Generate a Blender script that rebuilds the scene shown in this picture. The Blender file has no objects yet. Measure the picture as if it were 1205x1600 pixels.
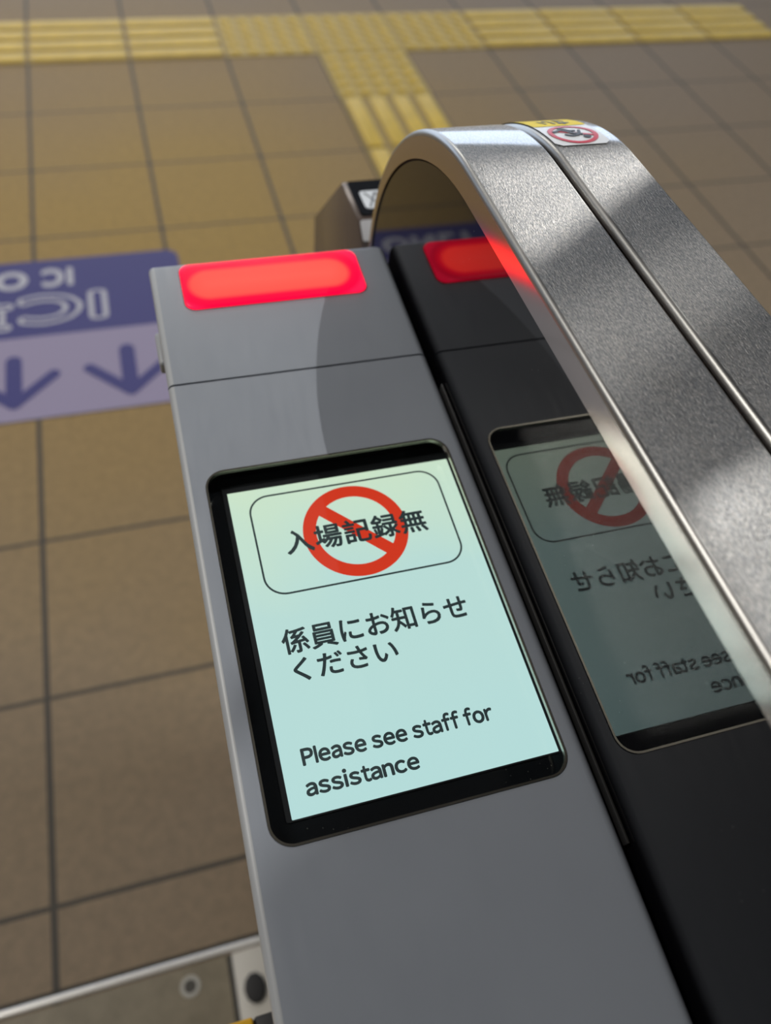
import bpy, bmesh, math
from mathutils import Vector, Matrix
sc = bpy.context.scene
COL = sc.collection

# ------------------------------------------------------------------ camera
CAM = Vector((0.27056, -2.68989, 1.17358))
R = ((0.95916878, -0.26980833, 0.08484525),
     (-0.16717591, -0.78279978, -0.59939696),
     (0.22813914, 0.56073877, -0.79594256))
cd = bpy.data.cameras.new('camera')
cam = bpy.data.objects.new('camera', cd)
COL.objects.link(cam)
M = Matrix(((R[0][0], -R[1][0], -R[2][0]), (R[0][1], -R[1][1], -R[2][1]), (R[0][2], -R[1][2], -R[2][2]))).to_4x4()
M.translation = CAM
cam.matrix_world = M
cd.sensor_fit = 'VERTICAL'
cd.sensor_height = 36.0
cd.lens = 1226.9 / 1600 * 36.0
cd.clip_start = 0.01
cd.dof.use_dof = True
cd.dof.focus_distance = 0.318
cd.dof.aperture_fstop = 6.8
sc.camera = cam

# ------------------------------------------------------------------ world, lights, exposure
sc.view_settings.view_transform = 'Standard'
sc.view_settings.look = 'None'
sc.view_settings.gamma = 1.0
sc.view_settings.use_curve_mapping = False
sc.view_settings.exposure = 0.10
sc.cycles.use_denoising = True
sc.cycles.max_bounces = 8
sc.cycles.caustics_reflective = False
w = bpy.data.worlds.new('daylight')
sc.world = w
w.use_nodes = True
bgn = w.node_tree.nodes['Background']
bgn.inputs[0].default_value = (0.70, 0.82, 1.0, 1)
bgn.inputs[1].default_value = 2.2


def aim(o, target):
    d = Vector(target) - o.location
    o.rotation_euler = d.to_track_quat('-Z', 'Y').to_euler()


def area(name, loc, tgt, sx, sy, power, col):
    l = bpy.data.lights.new(name, 'AREA')
    l.shape = 'RECTANGLE'; l.size = sx; l.size_y = sy; l.energy = power; l.color = col
    o = bpy.data.objects.new(name, l); COL.objects.link(o)
    o.location = loc; aim(o, tgt)
    return o


area('ceiling_lamp', (-2.2, -1.2, 3.9), (-2.2, -1.201, 0), 2.0, 2.0, 105, (1.0, 0.95, 0.88))
area('ceiling_lamp', (0.2, 3.6, 3.9), (0.2, 3.599, 0), 2.5, 1.0, 95, (1.0, 0.95, 0.88))
area('side_fill_lamp', (4.6, -3.6, 3.2), (0, -2.2, 0.6), 2.0, 1.4, 120, (0.95, 0.97, 1.0))  # area lamp added at the right so the hood shades the console; no window

HZ = 0.9969                     # height of the hood top
L1 = Vector((2.78, -0.35, 3.55))   # spot ahead and right of the gate
L2 = Vector((2.0, -1.4, 3.55))    # weaker spot, nearer the gate


def spot(name, loc, tgt, power, ang, radius, col=(1, 0.97, 0.92)):
    l = bpy.data.lights.new(name, 'SPOT')
    l.energy = power; l.spot_size = math.radians(ang); l.spot_blend = 0.3
    l.shadow_soft_size = radius; l.color = col
    o = bpy.data.objects.new(name, l); COL.objects.link(o)
    o.location = loc; aim(o, tgt)
    return o


GATE_MID = (0.42, -2.5, 0.95)
spot('spot_lamp', L1, GATE_MID, 640, 13, 0.006)
spot('spot_lamp', L2, GATE_MID, 130, 12, 0.010)

# ------------------------------------------------------------------ materials


def s2l(c):
    return tuple((x / 255 / 12.92 if x / 255 <= .04045 else ((x / 255 + .055) / 1.055) ** 2.4) for x in c)


def mat(name, base=(.5, .5, .5), rough=.5, metal=0., emit=None, es=1.0, ior=1.5, coat=0., spec=None):
    m = bpy.data.materials.new(name)
    m.use_nodes = True
    b = m.node_tree.nodes['Principled BSDF']
    b.inputs['Base Color'].default_value = (*base, 1)
    b.inputs['Roughness'].default_value = rough
    b.inputs['Metallic'].default_value = metal
    b.inputs['IOR'].default_value = ior
    b.inputs['Coat Weight'].default_value = coat
    if coat: b.inputs['Coat Roughness'].default_value = 0.04
    if spec is not None: b.inputs['Specular IOR Level'].default_value = spec
    if emit:
        b.inputs['Emission Color'].default_value = (*emit, 1)
        b.inputs['Emission Strength'].default_value = es
    return m


def N(m, t, **kw):
    n = m.node_tree.nodes.new(t)
    for k, v in kw.items():
        setattr(n, k, v)
    return n


def lk(m, a, b):
    m.node_tree.links.new(a, b)


def bsdf(m): return m.node_tree.nodes['Principled BSDF']


def coords(m, scale=(1, 1, 1), kind='Object'):
    tc = N(m, 'ShaderNodeTexCoord'); mp = N(m, 'ShaderNodeMapping')
    mp.inputs['Scale'].default_value = scale
    lk(m, tc.outputs[kind], mp.inputs[0])
    return mp.outputs[0]


def noise(m, vec, scale, detail=3, rough=.5):
    n = N(m, 'ShaderNodeTexNoise')
    n.inputs['Scale'].default_value = scale; n.inputs['Detail'].default_value = detail
    n.inputs['Roughness'].default_value = rough
    lk(m, vec, n.inputs['Vector'])
    return n.outputs[0]


def ramp(m, fac, stops):
    r = N(m, 'ShaderNodeValToRGB')
    e = r.color_ramp.elements
    while len(e) < len(stops): e.new(.5)
    for k, (p, c) in enumerate(stops):
        e[k].position = p; e[k].color = (*c, 1) if len(c) == 3 else c
    lk(m, fac, r.inputs[0])
    return r.outputs[0]


def bump(m, h, strength, dist):
    b = N(m, 'ShaderNodeBump')
    b.inputs['Strength'].default_value = strength; b.inputs['Distance'].default_value = dist
    lk(m, h, b.inputs['Height']); lk(m, b.outputs[0], bsdf(m).inputs['Normal'])


def mathn(m, op, a, b=None, c=None):
    n = N(m, 'ShaderNodeMath', operation=op)
    for i, x in enumerate((a, b, c)):
        if x is None: continue
        if isinstance(x, (int, float)): n.inputs[i].default_value = x
        else: lk(m, x, n.inputs[i])
    return n.outputs[0]


# floor tiles 300 mm, world aligned
M_floor = mat('floor_tile', rough=.62, spec=.3)
v = coords(M_floor, (1, 1, 1))
sx = N(M_floor, 'ShaderNodeSeparateXYZ'); lk(M_floor, v, sx.inputs[0])


def grout_axis(m, o, half):
    a = mathn(m, 'DIVIDE', o, .3)
    a = mathn(m, 'ADD', a, 100.5)
    a = mathn(m, 'FRACT', a)
    a = mathn(m, 'SUBTRACT', a, .5)
    a = mathn(m, 'ABSOLUTE', a)
    return mathn(m, 'LESS_THAN', a, half / .3)


gx = grout_axis(M_floor, sx.outputs[0], .0046)
gy = grout_axis(M_floor, sx.outputs[1], .0034)
g = mathn(M_floor, 'MAXIMUM', gx, gy)
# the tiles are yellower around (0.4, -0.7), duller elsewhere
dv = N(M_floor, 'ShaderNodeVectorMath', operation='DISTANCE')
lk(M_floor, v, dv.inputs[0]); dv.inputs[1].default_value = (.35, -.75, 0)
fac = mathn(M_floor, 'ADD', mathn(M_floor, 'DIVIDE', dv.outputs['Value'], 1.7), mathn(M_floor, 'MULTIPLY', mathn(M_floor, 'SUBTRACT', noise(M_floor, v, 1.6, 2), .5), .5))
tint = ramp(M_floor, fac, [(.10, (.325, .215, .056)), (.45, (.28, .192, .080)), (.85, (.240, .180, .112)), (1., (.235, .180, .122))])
fine = noise(M_floor, v, 60, 5, .65)
mx = N(M_floor, 'ShaderNodeMix', data_type='RGBA', blend_type='MULTIPLY')
mx.inputs[0].default_value = .5
lk(M_floor, tint, mx.inputs[6])
lk(M_floor, ramp(M_floor, fine, [(.3, (.7, .7, .7)), (.7, (1.25, 1.22, 1.18))]), mx.inputs[7])
mg = N(M_floor, 'ShaderNodeMix', data_type='RGBA')
lk(M_floor, g, mg.inputs[0]); lk(M_floor, mx.outputs[2], mg.inputs[6])
mg.inputs[7].default_value = (.062, .055, .046, 1)
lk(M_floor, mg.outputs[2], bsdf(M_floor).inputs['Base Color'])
hh = mathn(M_floor, 'SUBTRACT', mathn(M_floor, 'MULTIPLY', fine, .15), g)
bump(M_floor, hh, .4, .0015)

M_plate = mat('floor_plate', (.20, .165, .105), .5)
v = coords(M_plate)
lk(M_plate, ramp(M_plate, noise(M_plate, v, 25, 6, .7), [(.3, (.15, .125, .08)), (.7, (.235, .20, .135))]), bsdf(M_plate).inputs['Base Color'])

M_yellow = mat('tactile_yellow', (.50, .335, .05), .5)
v = coords(M_yellow)
lk(M_yellow, ramp(M_yellow, noise(M_yellow, v, 14, 5, .6), [(.3, (.54, .375, .045)), (.7, (.70, .485, .05))]), bsdf(M_yellow).inputs['Base Color'])

M_blue = mat('sign_blue', (.050, .048, .185), .55, spec=.3)
M_lav = mat('sign_lavender', (.29, .255, .375), .55, spec=.3)
M_white = mat('sign_white', (.42, .42, .48), .5)
M_arrow = mat('sign_arrow_blue', (.050, .048, .185), .55, spec=.3)

M_grey = mat('grey_paint', (.27, .285, .31), .42)
v = coords(M_grey)
lk(M_grey, ramp(M_grey, noise(M_grey, v, 9, 4), [(.3, (.272, .300, .348)), (.7, (.302, .334, .386))]), bsdf(M_grey).inputs['Base Color'])
lk(M_grey, ramp(M_grey, noise(M_grey, coords(M_grey, (60, 9, 9)), 4, 4), [(.35, (.34,) * 3), (.7, (.5,) * 3)]), bsdf(M_grey).inputs['Roughness'])
bump(M_grey, noise(M_grey, v, 900, 2), .06, .0004)
M_worn = mat('worn_grey_edge', (.40, .42, .44), .35)
M_body = mat('body_grey', (.30, .31, .33), .5)
M_seam = mat('seam_dark', (.02, .02, .022), .6)

M_black = mat('black_acrylic', (.003, .003, .004), .03, ior=1.47)
v = coords(M_black)
dust = N(M_black, 'ShaderNodeTexVoronoi'); dust.inputs['Scale'].default_value = 260
lk(M_black, v, dust.inputs['Vector'])
dm = mathn(M_black, 'LESS_THAN', dust.outputs[0], .055)
dm2 = mathn(M_black, 'GREATER_THAN', noise(M_black, v, 40, 2), .57)
dd = mathn(M_black, 'MULTIPLY', dm, dm2)
md = N(M_black, 'ShaderNodeMix', data_type='RGBA')
lk(M_black, dd, md.inputs[0]); md.inputs[6].default_value = (.003, .003, .004, 1); md.inputs[7].default_value = (.12, .12, .12, 1)
lk(M_black, md.outputs[2], bsdf(M_black).inputs['Base Color'])
M_matte = mat('black_rubber', (.008, .008, .009), .6)
M_bezel = mat('bezel_glass', (.008, .009, .011), .08, ior=1.5)
v = coords(M_bezel)
dust = N(M_bezel, 'ShaderNodeTexVoronoi'); dust.inputs['Scale'].default_value = 420
lk(M_bezel, v, dust.inputs['Vector'])
dm = mathn(M_bezel, 'LESS_THAN', dust.outputs[0], .09)
dm2 = mathn(M_bezel, 'GREATER_THAN', noise(M_bezel, v, 30, 3), .56)
dd = mathn(M_bezel, 'MULTIPLY', dm, dm2)
md = N(M_bezel, 'ShaderNodeMix', data_type='RGBA')
lk(M_bezel, dd, md.inputs[0]); md.inputs[6].default_value = (.008, .009, .011, 1); md.inputs[7].default_value = (.09, .09, .085, 1)
lk(M_bezel, md.outputs[2], bsdf(M_bezel).inputs['Base Color'])
M_trim = mat('bezel_trim', (.42, .40, .34), .25, 1.0)
M_innerframe = mat('inner_frame', (.02, .021, .024), .25)

# clear cover pane: mirror part by angle, the rest passes straight through
M_glass = bpy.data.materials.new('cover_glass')
M_glass.use_nodes = True
nt = M_glass.node_tree
nt.nodes.remove(nt.nodes['Principled BSDF'])
go = N(M_glass, 'ShaderNodeOutputMaterial') if not [n for n in nt.nodes if n.type == 'OUTPUT_MATERIAL'] else [n for n in nt.nodes if n.type == 'OUTPUT_MATERIAL'][0]
tr = N(M_glass, 'ShaderNodeBsdfTransparent'); tr.inputs[0].default_value = (.97, .985, .98, 1)
gl = N(M_glass, 'ShaderNodeBsdfAnisotropic'); gl.inputs['Roughness'].default_value = .04; gl.inputs['Color'].default_value = (1, 1, 1, 1)
fr = N(M_glass, 'ShaderNodeFresnel'); fr.inputs[0].default_value = 1.4
gm = N(M_glass, 'ShaderNodeMixShader')
lk(M_glass, mathn(M_glass, 'MULTIPLY', fr.outputs[0], .14), gm.inputs[0]); lk(M_glass, tr.outputs[0], gm.inputs[1]); lk(M_glass, gl.outputs[0], gm.inputs[2])
lk(M_glass, gm.outputs[0], go.inputs[0])

# lit display: cool white with a faint warm cast along the backlight's edge
M_lcd = mat('lcd', (.02, .02, .02), .2, emit=(.47, .72, .68), coat=.3)
v = coords(M_lcd, (1, 1, 1))
sx = N(M_lcd, 'ShaderNodeSeparateXYZ'); lk(M_lcd, v, sx.inputs[0])
nn = mathn(M_lcd, 'MULTIPLY', mathn(M_lcd, 'SUBTRACT', noise(M_lcd, v, 18, 2), .5), .35)
yy = mathn(M_lcd, 'ADD', mathn(M_lcd, 'MULTIPLY', sx.outputs[1], 6.5), nn)
col = ramp(M_lcd, mathn(M_lcd, 'ADD', yy, .45), [(.0, (.46, .69, .68)), (.55, (.48, .69, .655)), (.95, (.60, .75, .57))])
lk(M_lcd, col, bsdf(M_lcd).inputs['Emission Color'])
M_ink = mat('lcd_ink', (.012, .016, .018), .3, emit=(.018, .028, .030), es=1)
M_lcdred = mat('lcd_red', (.02, .004, .004), .3, emit=(.60, .035, .012), es=1)

# red lamp: brighter where the LED row sits behind the lens
M_lamp = mat('red_lamp', (.04, .0, .003), .3, emit=(1, 0, 0), es=1, spec=.25)
v = coords(M_lamp)
sx = N(M_lamp, 'ShaderNodeSeparateXYZ'); lk(M_lamp, v, sx.inputs[0])
ax = mathn(M_lamp, 'MAXIMUM', mathn(M_lamp, 'SUBTRACT', mathn(M_lamp, 'ABSOLUTE', mathn(M_lamp, 'ADD', sx.outputs[0], .002)), .034), 0)
ay = mathn(M_lamp, 'ABSOLUTE', mathn(M_lamp, 'ADD', sx.outputs[1], .0005))
dd = mathn(M_lamp, 'SQRT', mathn(M_lamp, 'ADD', mathn(M_lamp, 'MULTIPLY', ax, ax), mathn(M_lamp, 'MULTIPLY', ay, ay)))
col = ramp(M_lamp, mathn(M_lamp, 'DIVIDE', dd, .02), [(.0, (1., .044, .032)), (.50, (1., .036, .027)), (.66, (.72, .001, .018)), (.85, (.46, .0, .018)), (1., (.60, .004, .030))])
lk(M_lamp, col, bsdf(M_lamp).inputs['Emission Color'])
bsdf(M_lamp).inputs['Emission Strength'].default_value = 2.6

# brushed steel: short glinting strokes along the hood
def steel(name, base, rough, strokes):
    m = mat(name, base, rough, 1.0)
    if strokes:
        b1 = bsdf(m)
        v = coords(m, (1, .30, .30))
        h = noise(m, v, 2600, 2, .6)
        bump(m, h, strokes, .0004)
        v2 = coords(m, (1, .05, .05))
        lk(m, ramp(m, noise(m, v2, 1500, 3, .6), [(.3, (rough - .03,) * 3), (.7, (rough + .05,) * 3)]), b1.inputs['Roughness'])
        # ground scratches: a wider, grainy lobe over the polished one
        b2 = N(m, 'ShaderNodeBsdfAnisotropic')
        b2.inputs['Roughness'].default_value = .50
        bp = N(m, 'ShaderNodeBump')
        bp.inputs['Strength'].default_value = 1.; bp.inputs['Distance'].default_value = .0008
        lk(m, noise(m, v, 1650, 2, .65), bp.inputs['Height']); lk(m, bp.outputs[0], b2.inputs['Normal'])
        lk(m, ramp(m, noise(m, v, 1900, 2, .7), [(.36, (.45, .46, .48)), (.52, (.70, .70, .69)), (.68, (.95, .92, .87))]), b2.inputs['Color'])
        mx = N(m, 'ShaderNodeMixShader')
        mx.inputs[0].default_value = .36
        out = [n for n in m.node_tree.nodes if n.type == 'OUTPUT_MATERIAL'][0]
        lk(m, b1.outputs[0], mx.inputs[1]); lk(m, b2.outputs[0], mx.inputs[2]); lk(m, mx.outputs[0], out.inputs[0])
    return m


M_steel = steel('brushed_steel', (.48, .49, .505), .09, .02)
M_rim = steel('satin_steel', (.48, .43, .41), .17, 0)
M_fold = steel('polished_fold', (.40, .40, .39), .36, 0)
M_gasket = mat('dark_gasket', (.02, .02, .02), .45)

M_stw = mat('sticker_white', (.66, .68, .70), .35)
M_sty = mat('sticker_yellow', (.72, .56, .01), .5, spec=.2)
M_str = mat('sticker_red', (.50, .012, .03), .35)
M_stk = mat('sticker_black', (.02, .02, .02), .4)
M_rail = mat('aluminium', (.80, .79, .76), .38, .6)
M_base = mat('off_white_steel', (.50, .48, .43), .45)
M_flap = mat('flap_yellow', (.72, .40, .015), .4)
M_rdr = mat('reader_housing', (.11, .085, .075), .25, .2)
M_rdrf = mat('reader_front', (.62, .62, .63), .3, .3)
M_ceil = mat('ceiling_paint', (.09, .09, .095), .8)
M_wall = mat('wall_paint', (.22, .21, .20), .7)
M_blocker = mat('blocker_paint', (.10, .10, .11), .7)

# ------------------------------------------------------------------ builders


def link(name, me, m, parent=None, loc=None, mw=None):
    o = bpy.data.objects.new(name, me)
    COL.objects.link(o)
    for x in (m if isinstance(m, (list, tuple)) else [m]):
        me.materials.append(x)
    if mw is not None: o.matrix_world = mw
    if parent is not None:
        o.parent = parent
        o.matrix_parent_inverse = parent_world(parent).inverted()
    return o


def parent_world(p):
    m = p.matrix_basis.copy()
    if p.parent is not None:
        m = parent_world(p.parent) @ p.matrix_parent_inverse @ m
    return m


def tag(o, label=None, cat=None, group=None, kind=None):
    if label: o['label'] = label
    if cat: o['category'] = cat
    if group: o['group'] = group
    if kind: o['kind'] = kind
    return o


def empty(name, loc):
    o = bpy.data.objects.new(name, None); COL.objects.link(o)
    o.empty_display_size = .05
    o.location = loc
    return o


def mesh_from(bm, name, smooth=None):
    bmesh.ops.recalc_face_normals(bm, faces=bm.faces)
    me = bpy.data.meshes.new(name)
    bm.to_mesh(me); bm.free()
    if smooth is not None:
        me.polygons.foreach_set('use_smooth', [True] * len(me.polygons))
        try: me.set_sharp_from_angle(angle=math.radians(smooth))
        except Exception: pass
    me.update()
    return me


def add_box(bm, x0, x1, y0, y1, z0, z1):
    vs = [bm.verts.new((x, y, z)) for z in (z0, z1) for y in (y0, y1) for x in (x0, x1)]
    for f in ((0, 2, 3, 1), (4, 5, 7, 6), (0, 1, 5, 4), (2, 6, 7, 3), (0, 4, 6, 2), (1, 3, 7, 5)):
        bm.faces.new([vs[i] for i in f])
    return vs


def box_mesh(name, x0, x1, y0, y1, z0, z1, bev=0, seg=3):
    bm = bmesh.new()
    add_box(bm, x0, x1, y0, y1, z0, z1)
    bmesh.ops.recalc_face_normals(bm, faces=bm.faces)
    if bev: bmesh.ops.bevel(bm, geom=bm.edges[:], offset=bev, segments=seg, profile=.5, affect='EDGES')
    return mesh_from(bm, name, 40)


def rrect(x0, x1, y0, y1, r, seg=8):
    pts = []
    for cx, cy, a0 in ((x1 - r, y1 - r, 0), (x0 + r, y1 - r, 90), (x0 + r, y0 + r, 180), (x1 - r, y0 + r, 270)):
        for k in range(seg + 1):
            a = math.radians(a0 + 90 * k / seg)
            pts.append((cx + r * math.cos(a), cy + r * math.sin(a)))
    return pts


def prism(bm, pts, z0, z1, bev=0):
    """closed outline extruded along z; optional bevel of the upper rim"""
    lo = [bm.verts.new((x, y, z0)) for x, y in pts]
    hi = [bm.verts.new((x, y, z1)) for x, y in pts]
    n = len(pts)
    top = bm.faces.new(hi)
    bm.faces.new(lo[::-1])
    for i in range(n):
        bm.faces.new((lo[i], lo[(i + 1) % n], hi[(i + 1) % n], hi[i]))
    if bev:
        bmesh.ops.recalc_face_normals(bm, faces=bm.faces)
        bmesh.ops.bevel(bm, geom=top.edges[:], offset=bev, segments=4, profile=.5, affect='EDGES')


def ring(bm, outer, inner, z0, z1):
    n = len(outer)
    V = [[bm.verts.new((x, y, z)) for x, y in pts] for pts, z in ((outer, z0), (outer, z1), (inner, z1), (inner, z0))]
    for i in range(n):
        j = (i + 1) % n
        for a in range(4):
            b = (a + 1) % 4
            bm.faces.new((V[a][i], V[a][j], V[b][j], V[b][i]))


def circle(cx, cy, r, n=64):
    return [(cx + r * math.cos(2 * math.pi * k / n), cy + r * math.sin(2 * math.pi * k / n)) for k in range(n)]


def stroke(bm, pts, wd, z0, z1):
    """thick polyline made of overlapping bars with round joints"""
    e = 2e-5 if wd > .01 else 8e-6
    for i, (a, b) in enumerate(zip(pts, pts[1:])):
        z1 += e
        a = Vector(a); b = Vector(b)
        d = (b - a).normalized(); nrm = Vector((-d.y, d.x)) * wd / 2
        prism(bm, [tuple(a + nrm), tuple(a - nrm), tuple(b - nrm), tuple(b + nrm)], z0, z1)
    for p in pts:
        z1 += e
        prism(bm, circle(p[0], p[1], wd / 2, 12), z0, z1)


def text_mesh(name, body, size, offset=0., extrude=0., spacing=1., res=4):
    """flat letters as a mesh, left aligned at x = 0 on the baseline; returns mesh and x range"""
    c = bpy.data.curves.new(name, 'FONT')
    c.body = body; c.size = size; c.offset = offset; c.extrude = extrude
    c.space_character = spacing; c.resolution_u = res
    o = bpy.data.objects.new(name, c); COL.objects.link(o)
    dg = bpy.context.evaluated_depsgraph_get(); dg.update()
    me = bpy.data.meshes.new_from_object(o.evaluated_get(dg))
    bpy.data.objects.remove(o); bpy.data.curves.remove(c)
    me.name = name
    me.materials.clear()
    return me


def bounds(me):
    xs = [v.co.x for v in me.vertices]; ys = [v.co.y for v in me.vertices]
    return min(xs), max(xs), min(ys), max(ys)


def fit(me, x0, x1, y0, y1, z):
    """scale / shift letters into the given rectangle (in the sheet's own frame)"""
    a, b, c, d = bounds(me)
    for v in me.vertices:
        v.co.x = x0 + (v.co.x - a) / (b - a) * (x1 - x0)
        v.co.y = y0 + (v.co.y - c) / (d - c) * (y1 - y0)
        v.co.z += z
    me.update()
    return me


D = 0.30
OX, OY, OZ = CAM


def G(u, y, wz): return Vector((OX + D * u, OY + D * y, OZ + D * wz))


TILT = math.radians(3.73)
PZ = -1.0 - .35 * math.tan(TILT)
PANEL = Matrix.Translation(G(0, 0, PZ)) @ Matrix.Rotation(TILT, 4, 'X')   # frame lying in the console's top face, metres
FLAT = Matrix.Translation(G(0, 0, 0))                                     # gate frame, metres

# ------------------------------------------------------------------ setting
fl = bmesh.new()
for (x0, x1, y0, y1) in ((-6, 9, -2.4965, 6), (-6, 9, -6, -2.511)):
    add_box(fl, x0, x1, y0, y1, -.06, 0)
add_box(fl, -6, 9, -2.511, -2.4965, -.06, -.006)
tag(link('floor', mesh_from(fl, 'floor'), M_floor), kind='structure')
tag(link('ceiling', box_mesh('ceiling', -6, 9, -6, 6, 4.0, 4.1), M_ceil), kind='structure')
wf = bmesh.new()
add_box(wf, -6, 9, 6.0, 6.2, 2.95, 4.0)
add_box(wf, -6, -5.2, 6.0, 6.2, 0, 2.95)
add_box(wf, 8.2, 9, 6.0, 6.2, 0, 2.95)
tag(link('wall_far', mesh_from(wf, 'wall_far'), M_wall), kind='structure')
tag(link('wall_left', box_mesh('wall_left', -6.2, -6, -6, 6.2, 0, 4.0), M_wall), kind='structure')
tag(link('wall_right', box_mesh('wall_right', 9, 9.2, -6, 6.2, 0, 4.0), M_wall), kind='structure')


def light_blocker(name, light, e0, e1, k):
    """added unseen slab that blocks the given lamp between two lines on the hood top"""
    def at(p):
        q = G(p[0], p[1], 0); q.z = HZ
        return q + (light - q) * k
    def ext(e, s):
        a, b = Vector(e[0]), Vector(e[1])
        d = (b - a)
        return a - d * s, b + d * s
    a0, a1 = ext(e0, 1.6); b0, b1 = ext(e1, 1.6)
    q = [at(p) for p in (a0, a1, b1, b0)]
    bm = bmesh.new()
    lo = [bm.verts.new(p) for p in q]
    hi = [bm.verts.new(p + (light - p) * .014) for p in q]
    bm.faces.new(lo); bm.faces.new(hi[::-1])
    for i in range(4): bm.faces.new((lo[i], hi[i], hi[(i + 1) % 4], lo[(i + 1) % 4]))
    tag(link(name, mesh_from(bm, name), M_blocker), kind='structure')


LA = ((.471, .772), (.712, .930))
LB = ((.515, .690), (.717, .790))
LC = ((.504, .545), (.730, .660))
LD = ((.435, .341), (.596, .402))
tag(link('wall_back', box_mesh('wall_back', -6, 9, -6.2, -6, 0, 4.0), M_wall), kind='structure')
light_blocker('light_blocker_1', L1, LA, LD, .55)  # unseen slabs added to shape the spot lamps' patches on the hood
light_blocker('light_blocker_4', L1, ((-.9, .0), (-.9, 1.2)), ((.447, .0), (.447, 1.2)), .58)
light_blocker('light_blocker_5', L1, ((-.6, .945), (.9, 1.005)), ((-.6, 2.2), (.9, 2.2)), .60)
light_blocker('light_blocker_2', L2, LA, LB, .55)
light_blocker('light_blocker_3', L2, LC, ((.30, -.35), (.78, -.17)), .55)

# ------------------------------------------------------------------ metal strip and floor plate by the gate
tag(link('metal_strip', box_mesh('metal_strip', -1.2, .262, -2.511, -2.502, -.006, .003, .0025, 4), M_rail),
    'thin dull silver metal strip crossing the brown floor at the foot of the gate', 'metal strip')
M_gap_dark = mat('gap_dark', (.035, .033, .03), .7)  # dark strips put in for the darkness of the two floor gaps
tag(link('trim_6', box_mesh('trim_6', -1.2, .262, -2.502, -2.4965, -.006, -.0012), M_gap_dark), kind='structure')
tag(link('trim_7', box_mesh('trim_7', .2092, .2155, -2.86, -2.514, 0, .0012), M_gap_dark), kind='structure')
tag(link('floor_plate', box_mesh('floor_plate', -1.2, .209, -2.86, -2.513, 0, .002, .0006, 1), M_plate),
    'plain speckled brown plate on the floor in front of the silver metal strip', 'floor plate')
an = empty('floor_anchor', (.16, -2.536, .002))
tag(an, 'small round anchor socket with pale rim set in the brown floor plate', 'floor anchor')
bm = bmesh.new(); ring(bm, circle(0, 0, .0125, 40), circle(0, 0, .0078, 40), 0, .0012)
link('rim', mesh_from(bm, 'rim', 30), mat('anchor_rim', (.40, .39, .35), .5), an, mw=Matrix.Translation(an.location))
bm = bmesh.new(); prism(bm, circle(0, 0, .0078, 32), 0, .0004)
link('socket', mesh_from(bm, 'socket', 30), mat('anchor_hole', (.055, .05, .042), .6), an, mw=Matrix.Translation(an.location))

# ------------------------------------------------------------------ tactile paving


def tactile(kind, axis):
    bm = bmesh.new()
    add_box(bm, -.1485, .1485, -.1485, .1485, 0, .002)
    if kind == 'bars':
        for k in range(4):
            c = (-1.5 + k) * .075
            pts = rrect(-.142, .142, c - .025, c + .025, .012, 4)
            if axis == 'y': pts = [(-y, x) for x, y in pts]
            prism(bm, pts, .002, .0065, .0025)
    else:
        for i in range(5):
            for j in range(5):
                prism(bm, circle((i - 2) * .058, (j - 2) * .058, .017, 14), .002, .0065, .003)
    return mesh_from(bm, 'tactile_' + kind, 40)


TM = {('bars', 'x'): tactile('bars', 'x'), ('dots', 'x'): tactile('dots', 'x'), ('bars', 'y'): tactile('bars', 'y')}
M_ybase = mat('tactile_yellow_dirty', (.33, .235, .07), .6)
M_ydots = mat('tactile_yellow_worn', (.45, .32, .06), .55)
for me in TM.values():
    me.materials.append(M_yellow); me.materials.append(M_ydots if 'dots' in me.name else M_ybase)
    for p in me.polygons:
        if p.center.z < .0021: p.material_index = 1
TB = [
    (-1, 0, 'bars', 'x', 'yellow tactile block with crosswise bars, first from the left edge in the top row'),
    (0, 0, 'bars', 'x', 'yellow tactile block with crosswise bars, second from the left edge in the top row'),
    (1, 0, 'bars', 'x', 'yellow tactile block with crosswise bars, third from the left, beside the dotted blocks'),
    (2, 0, 'dots', 'x', 'yellow dotted tactile block at the left end of the dotted junction'),
    (3, 0, 'dots', 'x', 'yellow dotted tactile block in the middle of the junction, heading the stem'),
    (4, 0, 'dots', 'x', 'yellow dotted tactile block at the right end of the dotted junction'),
    (5, 0, 'bars', 'x', 'yellow tactile block with crosswise bars directly right of the dotted junction'),
    (6, 0, 'bars', 'x', 'yellow tactile block with crosswise bars, second to the right of the junction'),
    (7, 0, 'bars', 'x', 'yellow tactile block with crosswise bars, third to the right of the junction'),
    (8, 0, 'bars', 'x', 'yellow tactile block with crosswise bars, cut off at the right edge of the top row'),
    (3, 1, 'dots', 'x', 'yellow dotted tactile block in the stem, just below the top row'),
    (3, 2, 'bars', 'y', 'yellow tactile block with lengthwise bars in the stem, nearest the dotted block'),
    (3, 3, 'bars', 'y', 'yellow tactile block with lengthwise bars, partly hidden behind the steel hood'),
]
for i, j, k, a, lab in TB:
    o = bpy.data.objects.new('tactile_block', TM[(k, a)]); COL.objects.link(o)
    o.location = (i * .3 + .15, .15 - j * .3, 0)
    tag(o, lab, 'tactile paving block', 'yellow tactile paving blocks')

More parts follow.
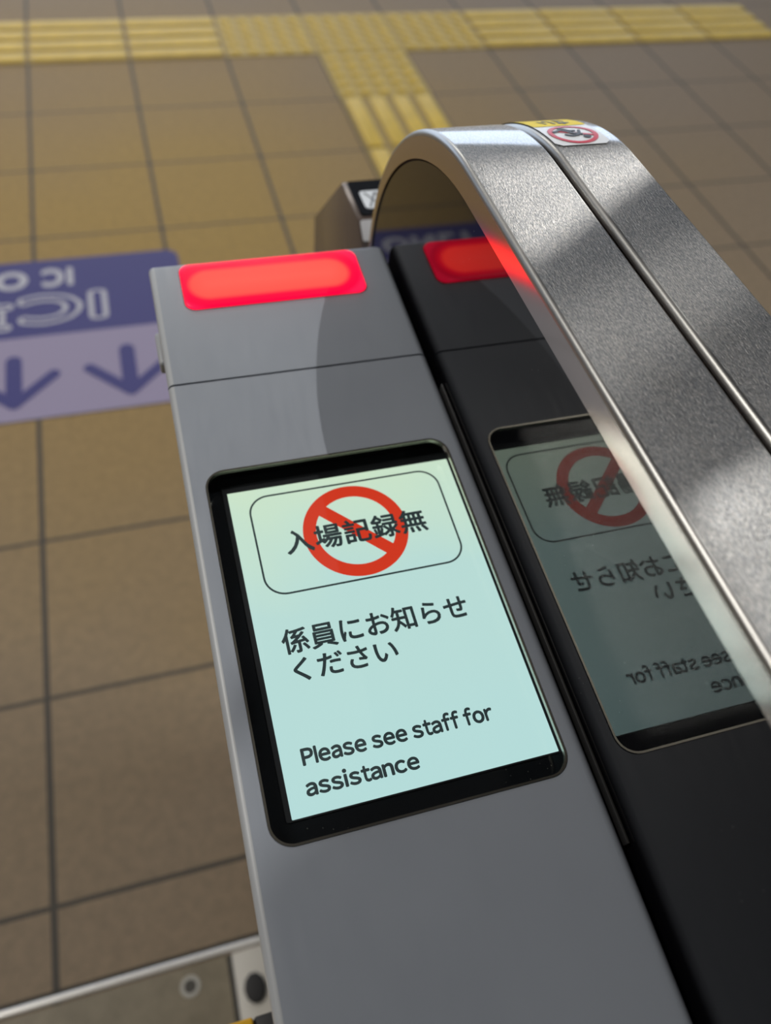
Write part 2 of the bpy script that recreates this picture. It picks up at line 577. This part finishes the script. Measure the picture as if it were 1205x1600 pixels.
# ------------------------------------------------------------------ floor sign
sg = empty('floor_sign', (-.12, -1.245, 0))
tag(sg, 'blue and lavender floor sign with upside-down IC lettering and arrows, left of the gate', 'floor sign')
X0, X1 = -.565, .325
bm = bmesh.new()
r = .03
pts = [(X0, -1.255), (X1, -1.255)] + [(X1 - r + r * math.cos(a), -.99 - r + r * math.sin(a)) for a in [math.radians(t) for t in range(0, 91, 10)]] \
    + [(X0 + r - r * math.sin(a), -.99 - r + r * math.cos(a)) for a in [math.radians(t) for t in range(0, 91, 10)]]
prism(bm, pts, 0, .0008)
link('heading_band', mesh_from(bm, 'heading_band'), M_blue, sg)
bm = bmesh.new()
prism(bm, [(X0, -1.5), (X1, -1.5), (X1, -1.2552), (X0, -1.2552)], 0, .0008)
link('arrow_band', mesh_from(bm, 'arrow_band'), M_lav, sg)


def embolden(me, r, dz=4e-6):
    """heavier strokes: copies of the letters nudged round a small circle, each a hair lower"""
    bm = bmesh.new(); bm.from_mesh(me)
    src = bm.faces[:]
    for k in range(8):
        a = 2 * math.pi * k / 8
        g = bmesh.ops.duplicate(bm, geom=src)['geom']
        for v in [x for x in g if isinstance(x, bmesh.types.BMVert)]:
            v.co += Vector((r * math.cos(a), r * math.sin(a), -dz * (k + 1)))
    bm.to_mesh(me); bm.free()
    return me


def floor_text(name, body, x_right, x_left, y_far, y_near, m, z, bold, heavy, spacing=1.):
    """letters turned half round (read from the far side); heavy = stroke gain of the outermost layer"""
    me0 = embolden(text_mesh('t', body, 1, 0, spacing=spacing), heavy); a, b, c, d = bounds(me0); bpy.data.meshes.remove(me0)
    me = text_mesh(name, body, 1, 0, spacing=spacing)
    if bold: embolden(me, bold, 1e-5)
    fx = (x_right - x_left) / (b - a); fy = (y_far - y_near) / (d - c)
    for v in me.vertices:
        v.co = (x_right - (v.co.x - a) * fx, y_near + (d - v.co.y) * fy, z + v.co.z)
    me.update()
    return link(name, me, m, sg)


floor_text('lettering', 'IC専用', .153, -.42, -1.105, -1.240, M_white, .0012, .062, .062, 1.12)
floor_text('lettering_core', 'IC専用', .153, -.42, -1.105, -1.240, M_blue, .0015, 0, .062, 1.12)
floor_text('small_lettering', 'IC', .084, .015, -1.024, -1.092, M_white, .0012, .05, .05, 1.14)
floor_text('small_lettering', 'ONLY', -.013, -.27, -1.024, -1.092, M_white, .0012, .05, .05, 1.14)
for k in range(4):
    cx = .181 - .226 * k
    bm = bmesh.new()
    stroke(bm, [(cx, -1.328), (cx, -1.45)], .032, .0008, .0013)
    stroke(bm, [(cx - .078, -1.374), (cx, -1.455), (cx + .078, -1.378)], .025, .0008, .0015)
    link('arrow', mesh_from(bm, 'arrow'), M_arrow, sg)

# ------------------------------------------------------------------ ticket gate
gate = empty('ticket_gate', (.375, -2.62, 0))
tag(gate, 'grey ticket gate with a lit no-entry display, red lamp and arched steel hood', 'ticket gate')


def local(me, mw, name, m, parent=gate):
    return link(name, me, m, parent, mw=mw)


U0, U1 = -.015 * D, .446 * D
# console top in two pieces with a joint between them


def console(name, s0, s1, depth, m=M_grey):
    bm = bmesh.new()
    x0, x1, y0, y1 = U0, U1, s0 * D, s1 * D
    add_box(bm, x0, x1, y0, y1, -depth, 0)
    bmesh.ops.recalc_face_normals(bm, faces=bm.faces)
    lng = [e for e in bm.edges if all(abs(v.co.z) < 1e-6 for v in e.verts) and abs(e.verts[0].co.x - e.verts[1].co.x) < 1e-6]
    right = [e for e in lng if e.verts[0].co.x > .05]
    left = [e for e in lng if e.verts[0].co.x < .05]
    bmesh.ops.bevel(bm, geom=right, offset=.0048, segments=6, profile=.5, affect='EDGES')
    left = [e for e in bm.edges if e.is_valid and all(abs(v.co.z) < 1e-6 and abs(v.co.x - x0) < 1e-6 for v in e.verts)]
    bmesh.ops.bevel(bm, geom=left, offset=.0032, segments=5, profile=.5, affect='EDGES')
    return bm


def worn_edge(me):
    for p in me.polygons:
        if p.center.x < U0 + .0031 and p.center.z > -.0033: p.material_index = 1


bm = console('console_panel', -1.25, 1.0065, .05)
me = mesh_from(bm, 'console_panel', 40)


def cut(me, outline, z0, z1):
    """mill a pocket into a mesh"""
    cb = bmesh.new(); prism(cb, outline, z0, z1)
    oc = bpy.data.objects.new('cutter', mesh_from(cb, 'cutter')); COL.objects.link(oc)
    oa = bpy.data.objects.new('blank', me); COL.objects.link(oa)
    md = oa.modifiers.new('pocket', 'BOOLEAN'); md.operation = 'DIFFERENCE'; md.object = oc; md.solver = 'EXACT'
    dg = bpy.context.evaluated_depsgraph_get(); dg.update()
    out = bpy.data.meshes.new_from_object(oa.evaluated_get(dg))
    bpy.data.objects.remove(oa); bpy.data.objects.remove(oc)
    out.materials.clear()
    out.name = 'console_panel'
    return out


wx0, wx1, wy0, wy1 = .0195 * D, .4140 * D, .2485 * D, .8150 * D
me = cut(me, rrect(wx0 - .0010, wx1 + .0010, wy0 - .0010, wy1 + .0010, .0095, 10), -.0100, .01)
me = cut(me, rrect(wx0 - .0042, wx1 + .0077, wy0 - .0082, wy1 + .0082, .0107, 10), -.0140, -.0021)
me.polygons.foreach_set('use_smooth', [True] * len(me.polygons)); me.set_sharp_from_angle(angle=math.radians(40))
for p in me.polygons: p.material_index = 0
worn_edge(me)
local(me, PANEL, 'console_panel', [M_grey, M_worn])
bm = console('end_cap', 1.0105, 1.315, .05)
far = [e for e in bm.edges if all(abs(v.co.y - 1.315 * D) < 1e-5 for v in e.verts)]
bmesh.ops.bevel(bm, geom=far, offset=.003, segments=4, profile=.5, affect='EDGES')
me = mesh_from(bm, 'end_cap', 40)
worn_edge(me)
local(me, PANEL, 'end_cap', [M_grey, M_worn])
local(box_mesh('joint', U0 + .003, U1 - .005, 1.004 * D, 1.013 * D, -.03, -.0012), PANEL, 'joint', M_seam)

local(box_mesh('side_latch', U0 - .0025, U0 + .002, 1.085 * D, 1.165 * D, -.016, -.007, .002, 3), PANEL, 'side_latch', M_worn)
# body below
b0 = PANEL.copy()
local(box_mesh('body', OX + .004 - .002, OX + .71 * D, OY - 1.25 * D, OY + 1.36 * D, 0.012, OZ + PZ * D - .085, .004), Matrix.Identity(4), 'body', M_body)

# red lamp
lc = Matrix.Translation((.2105 * D, 1.244 * D, 0))
lw, lh = .171 * D, .0605 * D
bm = bmesh.new(); prism(bm, rrect(-lw - .0004, lw + .0004, -lh - .0004, lh + .0004, .0064, 8), -.01, .00025)
lf = local(mesh_from(bm, 'lamp_recess', 30), PANEL @ lc, 'warning_lamp', M_seam)
lf['label'] = 'glowing red lamp window'
bm = bmesh.new(); prism(bm, rrect(-lw, lw, -lh, lh, .006, 8), -.004, .0016, .0012)
local(mesh_from(bm, 'lens', 40), PANEL @ lc, 'lens', M_lamp, lf)

# display: a lit panel lying 9 mm below the cover glass, wider than the window above it
DEP = .0090
LF = 1.0295
dc = Matrix.Translation((.216 * D, .532 * D, 0))
cx, cy = .216 * D, .532 * D
FY = .0665 * D


def W(x0, x1, y0, y1): return x0 * D - cx, x1 * D - cx, y0 * D - cy, y1 * D - cy


def P(x0, x1, y0, y1):
    """position on the lit panel"""
    return x0 * D * LF - cx, x1 * D * LF - cx, FY + (y0 * D - FY) * LF - cy, FY + (y1 * D - FY) * LF - cy


WIN = W(.0195, .4140, .2485, .8150)
CAV = (WIN[0] - .004, WIN[1] + .0075, WIN[2] - .008, WIN[3] + .008)
bm = bmesh.new(); prism(bm, rrect(CAV[0], CAV[1], CAV[2], CAV[3], .0105, 10), -DEP - .004, -DEP - .0002)
add_wall = rrect(CAV[0], CAV[1], CAV[2], CAV[3], .0105, 10)
ring(bm, add_wall, rrect(CAV[0] + .0006, CAV[1] - .0006, CAV[2] + .0006, CAV[3] - .0006, .0099, 10), -DEP - .0002, -.0022)
disp = local(mesh_from(bm, 'display', 40), PANEL @ dc, 'display', M_bezel)
disp['label'] = 'black display window with a lit screen behind glass'
bm = bmesh.new()
t = .0009
ring(bm, rrect(WIN[0] - t, WIN[1] + t, WIN[2] - t, WIN[3] + t, .0085 + t, 10), rrect(*WIN, .0085, 10), -.0019, .0004)
local(mesh_from(bm, 'edge_trim', 40), PANEL @ dc, 'edge_trim', M_trim, disp)
bm = bmesh.new(); prism(bm, rrect(WIN[0] + .0001, WIN[1] - .0001, WIN[2] + .0001, WIN[3] - .0001, .0084, 10), -.0015, -.0003)
local(mesh_from(bm, 'cover_glass', 30), PANEL @ dc, 'cover_glass', M_glass, disp)
S = P(.0465, .4072, .2755, .7715)
t = .0022
bm = bmesh.new()
ring(bm, rrect(S[0] - t, S[1] + t * .5, S[2] - t * .3, S[3] + t * 1.8, .001, 3), rrect(S[0], S[1], S[2], S[3], .0004, 3), -DEP - .0002, -DEP + .0004)
local(mesh_from(bm, 'inner_frame', 40), PANEL @ dc, 'inner_frame', M_innerframe, disp)
bm = bmesh.new(); prism(bm, [(S[0], S[2]), (S[1], S[2]), (S[1], S[3]), (S[0], S[3])], -DEP - .0002, -DEP)
local(mesh_from(bm, 'screen', 30), PANEL @ dc, 'screen', M_lcd, disp)
q = P(.0735, .3810, .5815, .7575)
t = .0009
bm = bmesh.new(); ring(bm, rrect(*q, .010, 10), rrect(q[0] + t, q[1] - t, q[2] + t, q[3] - t, .010 - t, 10), -DEP, -DEP + .0001)
local(mesh_from(bm, 'message_frame', 30), PANEL @ dc, 'message_frame', M_ink, disp)
r4 = P(.2270, .2270, .6685, .6685)
rc = (r4[0], r4[2]); ro, ri = .0812 * D * LF, .0612 * D * LF
bm = bmesh.new()
ring(bm, circle(*rc, ro, 96), circle(*rc, ri, 96), -DEP, -DEP + .00014)
k = ri / math.sqrt(2) + .0006
hw = .0098 * D / math.sqrt(2) * 1.05
prism(bm, [(rc[0] - k - hw, rc[1] + k - hw), (rc[0] + k - hw, rc[1] - k - hw), (rc[0] + k + hw, rc[1] - k + hw), (rc[0] - k + hw, rc[1] + k + hw)], -DEP, -DEP + .00012)
local(mesh_from(bm, 'prohibition_sign', 30), PANEL @ dc, 'prohibition_sign', M_lcdred, disp)['label'] = 'red ring with a diagonal bar'


WIDE = {c: chr(ord(c) + 0xFEE0) for c in 'abcdefghijklmnopqrstuvwxyzABCDEFGHIJKLMNOPQRSTUVWXYZ'}


def latin_mesh(name, body, gap=.105):
    """Latin words set letter by letter from the sans-serif wide glyphs"""
    bm = bmesh.new()
    x = 0.
    for ch in body:
        if ch == ' ':
            x += .24; continue
        if ch == 'l':
            t = bpy.data.meshes.new('t')
            t.from_pydata([(0, 0, 0), (.082, 0, 0), (.082, .74, 0), (0, .74, 0)], [], [(0, 1, 2, 3)])
        else:
            t = text_mesh('t', WIDE[ch], 1)
        a, b, c, d = bounds(t)
        sq = {'f': .80, 't': .72, 'r': .85, 'i': 1.}.get(ch, 1.)
        g = gap * (.45 if ch in 'rft' else 1)
        n0 = len(bm.verts)
        bm.from_mesh(t)
        bm.verts.ensure_lookup_table()
        for v in bm.verts[n0:]: v.co.x = x + (v.co.x - a) * sq
        x += (b - a) * sq + g
        bpy.data.meshes.remove(t)
    me = bpy.data.meshes.new(name); bm.to_mesh(me); bm.free()
    return me


def screen_text(name, body, x0, x1, y0, y1, bold, spacing=1., latin=False):
    me = latin_mesh(name, body) if latin else text_mesh(name, body, 1, 0, spacing=spacing)
    embolden(me, bold)
    a = P(x0, x1, y0, y1)
    fit(me, a[0], a[1], a[2], a[3], .00030 - DEP)
    return local(me, PANEL @ dc, name, M_ink, disp)


screen_text('message_heading', '入場記録無', .1165, .3385, .6440, .6870, .024, 1.06)
screen_text('message_text', '係員にお知らせ', .0800, .3545, .4890, .5280, .021, 1.02)
screen_text('message_text', 'ください', .0875, .2355, .4475, .4820, .021, 1.0)
screen_text('english_text', 'Please see staff for', .0735, .3370, .3362, .3612, .036, latin=True)
screen_text('english_text', 'assistance', .0705, .2205, .2978, .3215, .036, latin=True)

# ------------------------------------------------------------------ upright side: black panel under an arched hood
YC, ZC, RO = .988, -1.020, .431
IC_, IA, IB = .96, .44, .388
Y_NEAR = -1.3
path = []
for k in range(30):
    y = Y_NEAR + (YC - Y_NEAR) * k / 30
    yi = Y_NEAR + (IC_ - Y_NEAR) * k / 30
    path.append((Vector((y, ZC + RO)), Vector((yi, ZC + IB))))
for k in range(49):
    a = math.radians(90 * k / 48)
    path.append((Vector((YC + RO * math.sin(a), ZC + RO * math.cos(a))), Vector((IC_ + IA * math.sin(a), ZC + IB * math.cos(a)))))
for k in range(1, 8):
    z = ZC - .7 * k / 7
    path.append((Vector((YC + RO, z)), Vector((IC_ + IA, z))))


def sweep(bm, section, mats=None):
    """section: list of (u, depth); depth runs from the outer curve (0) to the inner one (1)"""
    rows = []
    for O, I in path:
        rows.append([bm.verts.new((D * u, D * (O + (I - O) * dpt).x, D * (O + (I - O) * dpt).y)) for u, dpt in section])
    n = len(section)
    for a, b in zip(rows, rows[1:]):
        for j in range(n):
            jj = (j + 1) % n
            f = bm.faces.new((a[j], a[jj], b[jj], b[j]))
            if mats: f.material_index = mats[j]
    bm.faces.new(rows[0]); bm.faces.new(rows[-1][::-1])


def hood_section(u0, u1, rl, rr, deep_l, deep_r):
    """closed section with rounded folds at both long edges; materials: 0 brushed top, 1 fold, 2 rim"""
    H = .037
    sec, mt = [], []
    sec.append((u0, deep_l)); mt.append(2)
    n = 6
    for k in range(n + 1):
        a = math.radians(90 * k / n)
        sec.append((u0 + rl - rl * math.cos(a), (rl - rl * math.sin(a)) / H))
        mt.append(1 if k < n else 0)
    for k in range(n + 1):
        a = math.radians(90 * k / n)
        sec.append((u1 - rr + rr * math.sin(a), (rr - rr * math.cos(a)) / H))
        mt.append(1 if k < n else 2)
    sec.append((u1, deep_r)); mt.append(2)
    t = .006
    sec.append((u1 - t, deep_r)); mt.append(2)
    sec.append((u1 - t, .2)); mt.append(2)
    sec.append((u0 + t, .2)); mt.append(2)
    sec.append((u0 + t, deep_l)); mt.append(2)
    return sec, mt


for nm, a in (('hood_plate', (.4500, .5905, .008, .0035, 1.0, .55)), ('hood_plate', (.6015, .7230, .0085, .0025, .55, 1.0))):
    bm = bmesh.new()
    sec, mt = hood_section(*a)
    sweep(bm, sec, mt)
    ho = local(mesh_from(bm, nm, 50), FLAT, nm, [M_steel, M_fold, M_rim])
# dark channel between the two plates
bm = bmesh.new()
sweep(bm, [(.580, .50), (.612, .50), (.612, .75), (.580, .75)])
local(mesh_from(bm, 'channel', 40), FLAT, 'channel', M_gasket)

# black glossy panel
def side_poly(inset, ylow):
    pts = []
    for O, I in path:
        p = I.copy()
        c = Vector((IC_, ZC))
        if p.x <= IC_: p.y -= inset
        else:
            d = (p - c)
            p = c + d * (1 - inset / max(d.length, .01))
        pts.append((p.x, p.y))
    pts = [p for p in pts if p[1] > ylow]
    return pts + [(pts[-1][0], ylow), (pts[0][0], ylow)]


def slab(pts, u0, u1):
    bm = bmesh.new()
    lo = [bm.verts.new((D * u0, D * y, D * z)) for y, z in pts]
    hi = [bm.verts.new((D * u1, D * y, D * z)) for y, z in pts]
    bm.faces.new(lo); bm.faces.new(hi[::-1])
    n = len(pts)
    for i in range(n): bm.faces.new((lo[i], hi[i], hi[(i + 1) % n], lo[(i + 1) % n]))
    return bm


local(mesh_from(slab(side_poly(.0035, -1.55), .453, .4575), 'side_panel', 30), FLAT, 'side_panel', M_black)['label'] = 'glossy black panel mirroring the display'
local(mesh_from(slab(side_poly(-.002, -1.6), .4578, .712), 'hood_core', 30), FLAT, 'hood_core', M_matte)
# strip in the slot between console and black panel
local(box_mesh('slot_strip', .4472 * D, .4516 * D, .145 * D, .93 * D, -.004, .0012, .0005, 2), PANEL, 'slot_strip', M_gasket)

# small dark stud at the near end of the left plate
bm = bmesh.new(); prism(bm, circle(0, 0, .0030, 28), 0, .0010, .0005)
local(mesh_from(bm, 'stud', 30), Matrix.Translation(G(.4925, .229, -.597)), 'stud', M_gasket)

# sticker on the curve of the right plate


def wrap(me_or_bm, lift):
    """flat (x = across in D, y = arc length in D from the crown) onto the hood curve"""
    for v in me_or_bm.verts if hasattr(me_or_bm, 'verts') else me_or_bm.vertices:
        x, s, z = v.co
        a = s / RO
        rr = RO + lift + z
        if s > 0: v.co = (D * x, D * (YC + rr * math.sin(a)), D * (ZC + rr * math.cos(a)))
        else: v.co = (D * x, D * (YC + s), D * (ZC + rr))


def grid_sheet(x0, x1, s0, s1, r, lift):
    bm = bmesh.new()
    n = 24
    rows = []
    for k in range(n + 1):
        s = s0 + (s1 - s0) * k / n
        e = min(s - s0, s1 - s)
        ins = r - math.sqrt(max(r * r - (r - e) ** 2, 0)) if e < r else 0
        rows.append([bm.verts.new((x, s, 0)) for x in (x0 + ins, x1 - ins)])
    for a, b in zip(rows, rows[1:]): bm.faces.new((a[0], a[1], b[1], b[0]))
    wrap(bm, lift)
    return bm


A = lambda deg: math.radians(deg) * RO
sh = grid_sheet(.6105, .7035, A(4.9), A(35), .010, .0014)
stk = local(mesh_from(sh, 'warning_sticker', 40), FLAT, 'warning_sticker', M_stw)
stk['label'] = 'white and yellow sticker with a red prohibition ring'
local(mesh_from(grid_sheet(.6107, .7033, A(16.6), A(34.9), .003, .0019), 'yellow_band', 40), FLAT, 'yellow_band', M_sty, stk)
rcx, rcs, rr_ = .657, A(10.6), .0395
bm = bmesh.new()
ring(bm, circle(rcx, rcs, rr_, 64), circle(rcx, rcs, rr_ * .82, 64), 0, .0004)
stroke(bm, [(rcx - .84 * rr_, rcs + .42 * rr_), (rcx, rcs + .06 * rr_), (rcx + .86 * rr_, rcs - .30 * rr_)], .0055, 0, .0004)
wrap(bm, .0019)
local(mesh_from(bm, 'prohibition_ring', 40), FLAT, 'prohibition_ring', M_str, stk)
bm = bmesh.new()
def FP(*p): return [(rcx + x * rr_, rcs - y * rr_) for x, y in p]
stroke(bm, FP((-.29, -.68), (.0, -.28), (.16, -.28)), .0058, 0, .0006)
stroke(bm, FP((-.72, -.22), (-.36, -.42), (.05, .05), (.29, .14)), .0062, 0, .0006)
stroke(bm, FP((-.36, .14), (-.14, .27), (.12, .22)), .0052, 0, .0006)
stroke(bm, FP((.27, .0), (.38, -.29)), .0048, 0, .0006)
prism(bm, circle(rcx + .43 * rr_, rcs - .40 * rr_, .0062, 20), 0, .0006)
wrap(bm, .0022)
local(mesh_from(bm, 'running_figure', 40), FLAT, 'running_figure', M_stk, stk)
me = text_mesh('band_lettering', 'さい', 1, .03)
fit(me, -.5, .5, -.5, .5, 0)
for v in me.vertices:
    v.co = (.658 - v.co.x * .048, A(20.6) - v.co.y * .045, 0.0004)
wrap(me, .0022)
local(me, FLAT, 'band_lettering', M_stk, stk)

# card reader at the far end
prof = [(1.40, -1.55), (1.462, -1.085), (1.478, -1.050), (1.523, -1.016), (1.679, -1.020), (1.955, -1.285), (1.945, -1.9), (1.40, -1.9)]
bm = slab(prof, .453, .712)
bmesh.ops.recalc_face_normals(bm, faces=bm.faces)
bmesh.ops.bevel(bm, geom=[e for e in bm.edges], offset=.0012, segments=2, profile=.5, affect='EDGES')
rd = local(mesh_from(bm, 'card_reader', 30), FLAT, 'card_reader', M_rdr)
rd['label'] = 'chamfered card reader end with dark glass top'
rt = FLAT @ Matrix.Translation((0, D * 1.601, D * -1.0155)) @ Matrix.Rotation(math.atan2(-.004, .156), 4, 'X')
bm = bmesh.new(); prism(bm, rrect(.464 * D, .700 * D, -.070 * D, .070 * D, .002, 4), -.001, .0012)
local(mesh_from(bm, 'glass_plate', 30), rt, 'glass_plate', M_bezel, rd)
bm = bmesh.new(); prism(bm, rrect(.480 * D, .575 * D, -.052 * D, .022 * D, .003, 5), .0012, .0016)
local(mesh_from(bm, 'touch_mark', 30), rt, 'touch_mark', mat('mark_white', (.62, .66, .70), .5), rd)
bm = bmesh.new()
for k in range(3):
    x = (.492 + .024 * k) * D
    stroke(bm, [(x, -.045 * D), (x + .024 * D, .012 * D)], .0012, .0016, .0019)
    stroke(bm, [(x + .024 * D, -.045 * D), (x, .012 * D)], .0010, .0016, .0019)
local(mesh_from(bm, 'mark_lines', 30), rt, 'mark_lines', mat('mark_grey', (.12, .13, .15), .5), rd)
a = Vector((1.478, -1.050)); b = Vector((1.523, -1.016))
rf = FLAT @ Matrix.Translation((0, D * (a.x + b.x) / 2, D * (a.y + b.y) / 2)) @ Matrix.Rotation(math.atan2(b.y - a.y, b.x - a.x), 4, 'X')
bm = bmesh.new(); prism(bm, rrect(.457 * D, .705 * D, -.024 * D, .024 * D, .0015, 3), -.001, .0009)
local(mesh_from(bm, 'front_strip', 30), rf, 'front_strip', M_rdrf, rd)

# foot of the gate with a dark cap
ft = local(box_mesh('base_plate', .2155, .30, -2.80, -2.514, 0.0, .012, .002, 2), Matrix.Identity(4), 'base_plate', M_base)
bm = bmesh.new(); prism(bm, circle(0, 0, .0160, 10), .012, .018, .002)
local(mesh_from(bm, 'bolt_cap', 30), Matrix.Translation((.2385, -2.560, 0)) @ Matrix.Diagonal((.85, 1.1, 1, 1)), 'bolt_cap', M_matte, ft)

# yellow flap closing the passage, just in view at the bottom
fp = local(box_mesh('flap', .02, .2525, -2.690, -2.6455, .45, .66, .0015, 3), Matrix.Identity(4), 'flap', M_flap)
fp['label'] = 'yellow barrier flap with black hinge'
local(box_mesh('hinge', .2525, .274, -2.690, -2.6455, .44, .657, .002, 2), Matrix.Identity(4), 'hinge', M_matte, fp)
